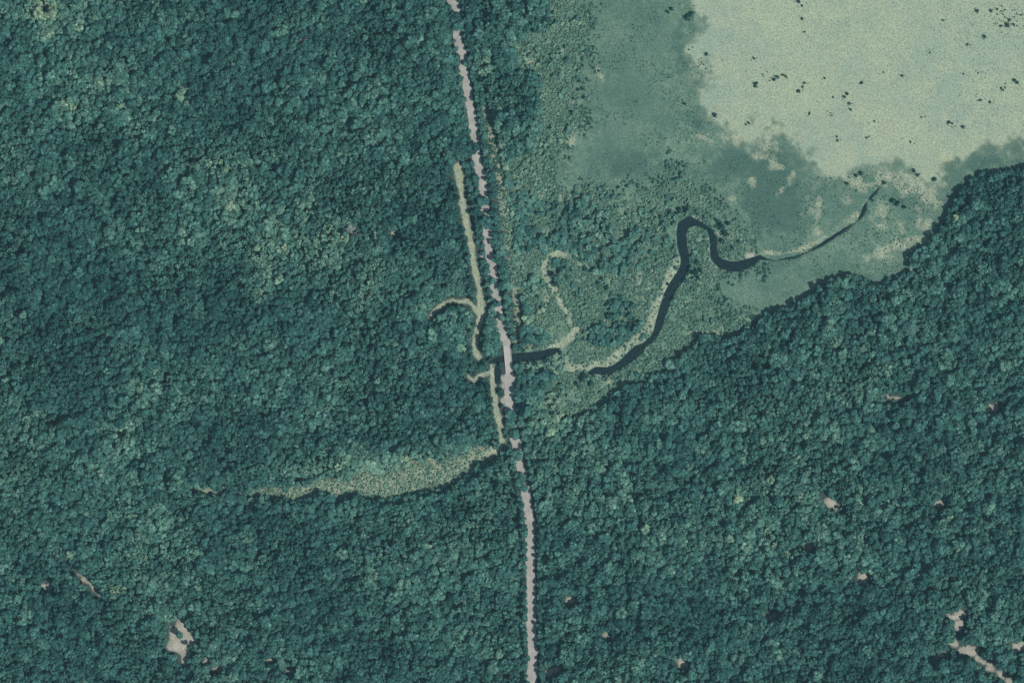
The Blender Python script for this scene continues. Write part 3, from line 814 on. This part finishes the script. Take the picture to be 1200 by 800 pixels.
pts_tree += throw(4000, 1.2, 2.2, .62, sparse_ok, (560, 910, -MY + 2, 510))
pts_shrub = []
def shrub_ok(x, y, r):
    m = r / M_PX
    edge = np.where(S(sd_sedge, x, y) > -30, sstep(-16, 14, S(sd_scrub, x, y) + 34 * (fbm(x, y, 16, 3, 59) - .5)), S(sd_scrub, x, y) > -3)
    return (((edge > rng.uniform(.02, 1, len(x))) | (S(sd_meadow, x, y) > -9) | ((S(d_ditch_e, x, y) < 2) & (fbm(x, y, 8, 2, 64) > .42))) & (S(d_str, x, y) > m * .7) & ((S(d_ditch, x, y) > m * .3) | (rng.uniform(0, 1, len(x)) < .03))
            & (S(d_bank, x, y) > m * .3) & (S(sd_sand, x, y) < -m * .4) & (S(d_track, x, y) > 4.5 + m) & ((fbm(x, y, 10, 3, 57) > .36) | (S(sd_meadow, x, y) > -9)))
BOX_S = (560, 910, -MY + 2, 510)
BOX_M = (290, 600, 500, 600)
for bx_, kk in ((BOX_S, 1.0), (BOX_M, .07)):
    pts_shrub += throw(int(40000 * kk), 1.0, 1.7, .58, shrub_ok, bx_)
    pts_shrub += throw(int(90000 * kk), .55, 1.0, .52, shrub_ok, bx_)
def fringe_ok(x, y, r):                        # low growth in the forest gaps and along verges
    return ((S(sd_pale, x, y) < -3) & (S(sd_sedge, x, y) < -2) & (S(sd_meadow, x, y) < -1) & (S(sd_sand, x, y) < -1.5) & (S(d_track, x, y) > 5.2) & (S(d_str, x, y) > 1.5) & (S(d_ditch, x, y) > 1))
pts_shrub += throw(60000, .7, 1.3, .8, fringe_ok)
pts_shrub += throw(90000, .4, .8, .7, lambda x, y, r: (S(d_str, x, y) > -.6) & (S(d_str, x, y) < 2.2) & (fbm(x, y, 9, 2, 60) > .5) & (S(d_track, x, y) > 6))
def sedgeshrub_ok(x, y, r):
    return (S(sd_sedge, x, y) > 1) & (S(d_str, x, y) > 2) & (fbm(x, y, 20, 4, 58) > .53)
pts_shrub += throw(16000, .3, .7, .9, sedgeshrub_ok, (650, 1130, -MY + 2, 390))
pts_sat = []
for (x, y, r_) in PALE_BUSHES + WET_BUSHES:
    for q in range(random.randint(1, 5)):
        pts_sat.append((x + random.gauss(0, 3.0), y + random.gauss(0, 2.4), random.uniform(.25, .7)))
for q in range(420):
    pts_sat.append((random.uniform(1085, 1215) if q % 2 else random.uniform(860, 1215), random.uniform(-20, 165) if q % 3 else random.uniform(0, 60), random.uniform(.2, .42)))
for q in range(60):
    pts_sat.append((random.gauss(1178, 9), random.gauss(24, 8), random.uniform(.3, .7)))
pts_sat = [p for p in pts_sat if float(sample(sd_pale, p[0], p[1])) > 4]
n_low = len(pts_shrub); pts_shrub += pts_sat
print('trees', len(pts_tree), 'shrubs', len(pts_shrub), 'tree things', len(tree_roots), 'bush things', len(bush_roots))

def scatter(name, pts, pairs, unit, tint, zs, label, cat):
    """one object: copies of whole plants set on points by geometry nodes"""
    P = np.array(pts); px, py, r = P[:, 0], P[:, 1], P[:, 2]
    n = len(P)
    co = np.stack([(px - 600) * M_PX, (400 - py) * M_PX, sample(Z, px, py)], 1)
    me = bpy.data.meshes.new(name); me.vertices.add(n); me.vertices.foreach_set('co', co.astype(np.float32).ravel())
    s = r / unit
    for an, v in (('tint', tint), ('size', s), ('tall', zs(s, px, py)), ('size_y', s * rng.uniform(.78, 1.25, n)), ('turn', rng.uniform(0, 6.28, n))):
        a_ = me.attributes.new(an, 'FLOAT', 'POINT'); a_.data.foreach_set('value', np.asarray(v, dtype=np.float32))
    a_ = me.attributes.new('pick', 'INT', 'POINT'); a_.data.foreach_set('value', rng.integers(0, len(pairs), n).astype(np.int32))
    o = link(bpy.data.objects.new(name, me)); tag(o, label, cat, kind='stuff')
    ng = bpy.data.node_groups.new(name, 'GeometryNodeTree')
    ng.interface.new_socket('Geometry', in_out='INPUT', socket_type='NodeSocketGeometry')
    ng.interface.new_socket('Geometry', in_out='OUTPUT', socket_type='NodeSocketGeometry')
    gi, go = ng.nodes.new('NodeGroupInput'), ng.nodes.new('NodeGroupOutput')
    def named(an, t='FLOAT'):
        q = ng.nodes.new('GeometryNodeInputNamedAttribute'); q.data_type = t; q.inputs['Name'].default_value = an
        return q.outputs['Attribute']
    scl = ng.nodes.new('ShaderNodeCombineXYZ'); ng.links.new(named('size'), scl.inputs[0]); ng.links.new(named('size_y'), scl.inputs[1]); ng.links.new(named('tall'), scl.inputs[2])
    rot = ng.nodes.new('ShaderNodeCombineXYZ'); ng.links.new(named('turn'), rot.inputs[2])
    e2r = ng.nodes.new('FunctionNodeEulerToRotation'); ng.links.new(rot.outputs[0], e2r.inputs[0])
    final = ng.nodes.new('GeometryNodeJoinGeometry')
    m2p = ng.nodes.new('GeometryNodeMeshToPoints'); ng.links.new(gi.outputs[0], m2p.inputs[0])
    for part in range(len(pairs[0])):
        jn = ng.nodes.new('GeometryNodeJoinGeometry')
        for pr in pairs:
            oi = ng.nodes.new('GeometryNodeObjectInfo'); oi.transform_space = 'ORIGINAL'; oi.inputs['Object'].default_value = pr[part]; oi.inputs['As Instance'].default_value = True
            ng.links.new(oi.outputs['Geometry'], jn.inputs[0])
        iop = ng.nodes.new('GeometryNodeInstanceOnPoints'); iop.inputs['Pick Instance'].default_value = True
        ng.links.new(m2p.outputs[0], iop.inputs['Points']); ng.links.new(jn.outputs[0], iop.inputs['Instance'])
        ng.links.new(named('pick', 'INT'), iop.inputs['Instance Index'])
        ng.links.new(scl.outputs[0], iop.inputs['Scale']); ng.links.new(e2r.outputs[0], iop.inputs['Rotation'])
        ng.links.new(iop.outputs[0], final.inputs[0])
    ng.links.new(final.outputs[0], go.inputs[0])
    md = o.modifiers.new('scatter', 'NODES'); md.node_group = ng
    return o

def child(r, nm): return next(c for c in C.objects if c.parent == r and c.name.split('.')[0] == nm)
kids = {}
for c in C.objects:
    if c.parent: kids.setdefault(c.parent.name, []).append(c)
pairs, seen = [], set()
for r in tree_roots:
    cr = next(c for c in kids[r.name] if c.name.startswith('crown')); tk = next(c for c in kids[r.name] if c.name.startswith('trunk'))
    if cr.data.name not in seen:
        seen.add(cr.data.name); pairs.append((cr, tk))
P = np.array(pts_tree)
tt = tint_at(P[:, 0], P[:, 1]) + rng.normal(0, .10, len(P)) + .22 * (rng.uniform(0, 1, len(P)) > .975) + .36 * sstep(-6, 6, sample(sd_scrub, P[:, 0], P[:, 1])) * (1 - .5 * sstep(-4, 4, sample(sd_mixed, P[:, 0], P[:, 1])))
scatter('forest', pts_tree, pairs, 3.2, tt, lambda s, x, y: (.7 + .3 * s) * (.40 + 1.16 * fbm(x, y, 12, 3, 61)) * rng.uniform(.82, 1.18, len(s)) * (.5 + .5 * sstep(1, 9, -sample(sd_sand, x, y))) * np.where(np.arange(len(s)) >= n_young, .55, np.where(np.arange(len(s)) >= n_mixed, .75, 1.0)) * (.55 + .45 * sstep(0, 22, np.minimum(np.minimum(sample(d_ditch, x, y), sample(d_ditch_e, x, y)), sample(d_track, x, y) - 5))) * (.66 + .34 * sstep(2, 20, -sample(open_px, x, y))),
        'dense dark green broadleaf forest filling both sides of the track', 'forest')
bp, seen = [], set()
for r, k in bush_roots:
    if k in seen: continue
    seen.add(k); ks = kids[r.name]
    bp.append((next(c for c in ks if c.name.startswith('foliage')),))
P = np.array(pts_shrub)
ts = (.72 + .50 * (fbm(P[:, 0], P[:, 1], 14, 3, 63) - .5) + rng.normal(0, .09, len(P)) - .34 * sstep(2, -8, sample(np.maximum(sd_scrub, sd_meadow), P[:, 0], P[:, 1]))
      + .22 * sstep(-6, 4, sample(sd_meadow, P[:, 0], P[:, 1])))
ts[n_low:] = rng.uniform(.2, .6, len(ts) - n_low)
scatter('shrubbery', pts_shrub, bp, 1.0, ts, lambda s, x, y: s * rng.uniform(.5, .95, len(s)), 'mass of low light green shrubs filling the scrub and verges', 'shrubs')

# ------------------------------------------------------------------ sedge and grass tussocks
def tussocks(name, n, accept, tint_f, size, label):
    xs = rng.uniform(500 if name == 'marsh_grass' else 300, 1200 + MX - 4, n); ys = rng.uniform(-MY + 2, 640, n)
    ok = accept(xs, ys); xs, ys = xs[ok], ys[ok]; n = len(xs)
    nb = 5
    base = np.stack([(xs - 600) * M_PX, (400 - ys) * M_PX, sample(Z, xs, ys)], 1)
    sz = rng.uniform(.6, 1.3, n) * size
    ang = rng.uniform(0, 6.28, (n, 1)) + np.arange(nb)[None] * (6.283 / nb) + rng.uniform(-.4, .4, (n, nb))
    d = np.stack([np.cos(ang), np.sin(ang), np.zeros_like(ang)], 2); t = np.stack([-np.sin(ang), np.cos(ang), np.zeros_like(ang)], 2)
    s3 = sz[:, None, None]
    b3 = base[:, None, :]
    v0 = b3 - t * s3 * .26 + d * s3 * .04; v1 = b3 + t * s3 * .26 + d * s3 * .04
    v2 = b3 + d * s3 * rng.uniform(.55, .95, (n, nb, 1)); v2[..., 2] += sz[:, None] * rng.uniform(.18, .45, (n, nb))
    v0[..., 2] += .12 * sz[:, None]; v1[..., 2] += .12 * sz[:, None]
    V = np.stack([v0, v1, v2], 2).reshape(-1, 3)
    F = np.arange(len(V)).reshape(-1, 3)
    tn = np.repeat(np.clip(tint_f(xs, ys), 0, 1), nb * 3); lv = np.repeat(rng.uniform(0, 1, n), nb * 3)
    o = link(bpy.data.objects.new(name, np_mesh(name, V, F, GRASS, False, {'tint': tn, 'leaf_var': lv})))
    return tag(o, label, 'grass', kind='stuff')
def mg_ok(x, y):
    return (((S(w_sedge, x, y) > .3) | (S(w_pale, x, y) > .3) | (S(w_scrub, x, y) > .4)) & (S(d_str, x, y) > 1.0) & (S(sd_sand, x, y) < 1.5) & (S(d_track, x, y) > 5.5)
            & (fbm(x, y, 9, 2, 71) > .22))
def mg_tint(x, y):
    p, s_, c_ = S(w_pale, x, y), S(w_sedge, x, y), S(w_scrub, x, y)
    return p * (.80 + .3 * (fbm(x, y, 60, 2, 72) - .5)) + s_ * (.20 - .16 * sstep(-5, 16, S(f_deep, x, y)) + .3 * (fbm(x, y, 30, 3, 73) - .5)) + c_ * (.26 + .5 * (fbm(x, y, 10, 2, 74) - .5)) + rng.normal(0, .04, len(x))
tussocks('marsh_grass', 210000, mg_ok, mg_tint, .50, 'fine sedge and reed tussocks covering the open marsh')
def st_ok(x, y): return (S(w_straw, x, y) > .35) & (S(d_str, x, y) > .8) & (S(d_track, x, y) > 5) & (S(sd_sand, x, y) < 0)
tussocks('straw_grass', 260000, st_ok, lambda x, y: .8 + .3 * (fbm(x, y, 8, 2, 75) - .5) + rng.normal(0, .1, len(x)), .6, 'dry straw-coloured tussocks in the ditches, meadow strip and banks')

# ------------------------------------------------------------------ haze: the air between the ground and the camera
hz0, hz1 = -12.0, CAM_H + 40.0
HB = OUT + 150
hv = [(x, y, z) for z in (hz0, hz1) for (x, y) in ((-HB, -HB), (HB, -HB), (HB, HB), (-HB, HB))]
hf = [(3, 2, 1, 0), (4, 5, 6, 7), (0, 1, 5, 4), (1, 2, 6, 5), (2, 3, 7, 6), (3, 0, 4, 7)]
hm, hnt = new_mat('haze')
pv = N(hnt, 'ShaderNodeVolumePrincipled'); ho = N(hnt, 'ShaderNodeOutputMaterial')
pv.inputs['Color'].default_value = (*HAZE_COLOR, 1); pv.inputs['Density'].default_value = HAZE_DENSITY
hnt.links.new(pv.outputs[0], ho.inputs['Volume'])
o = link(bpy.data.objects.new('haze', np_mesh('haze', np.array(hv), np.array(hf), hm)))
tag(o, 'thin blue-green haze in the air over the forest', 'haze', kind='stuff')
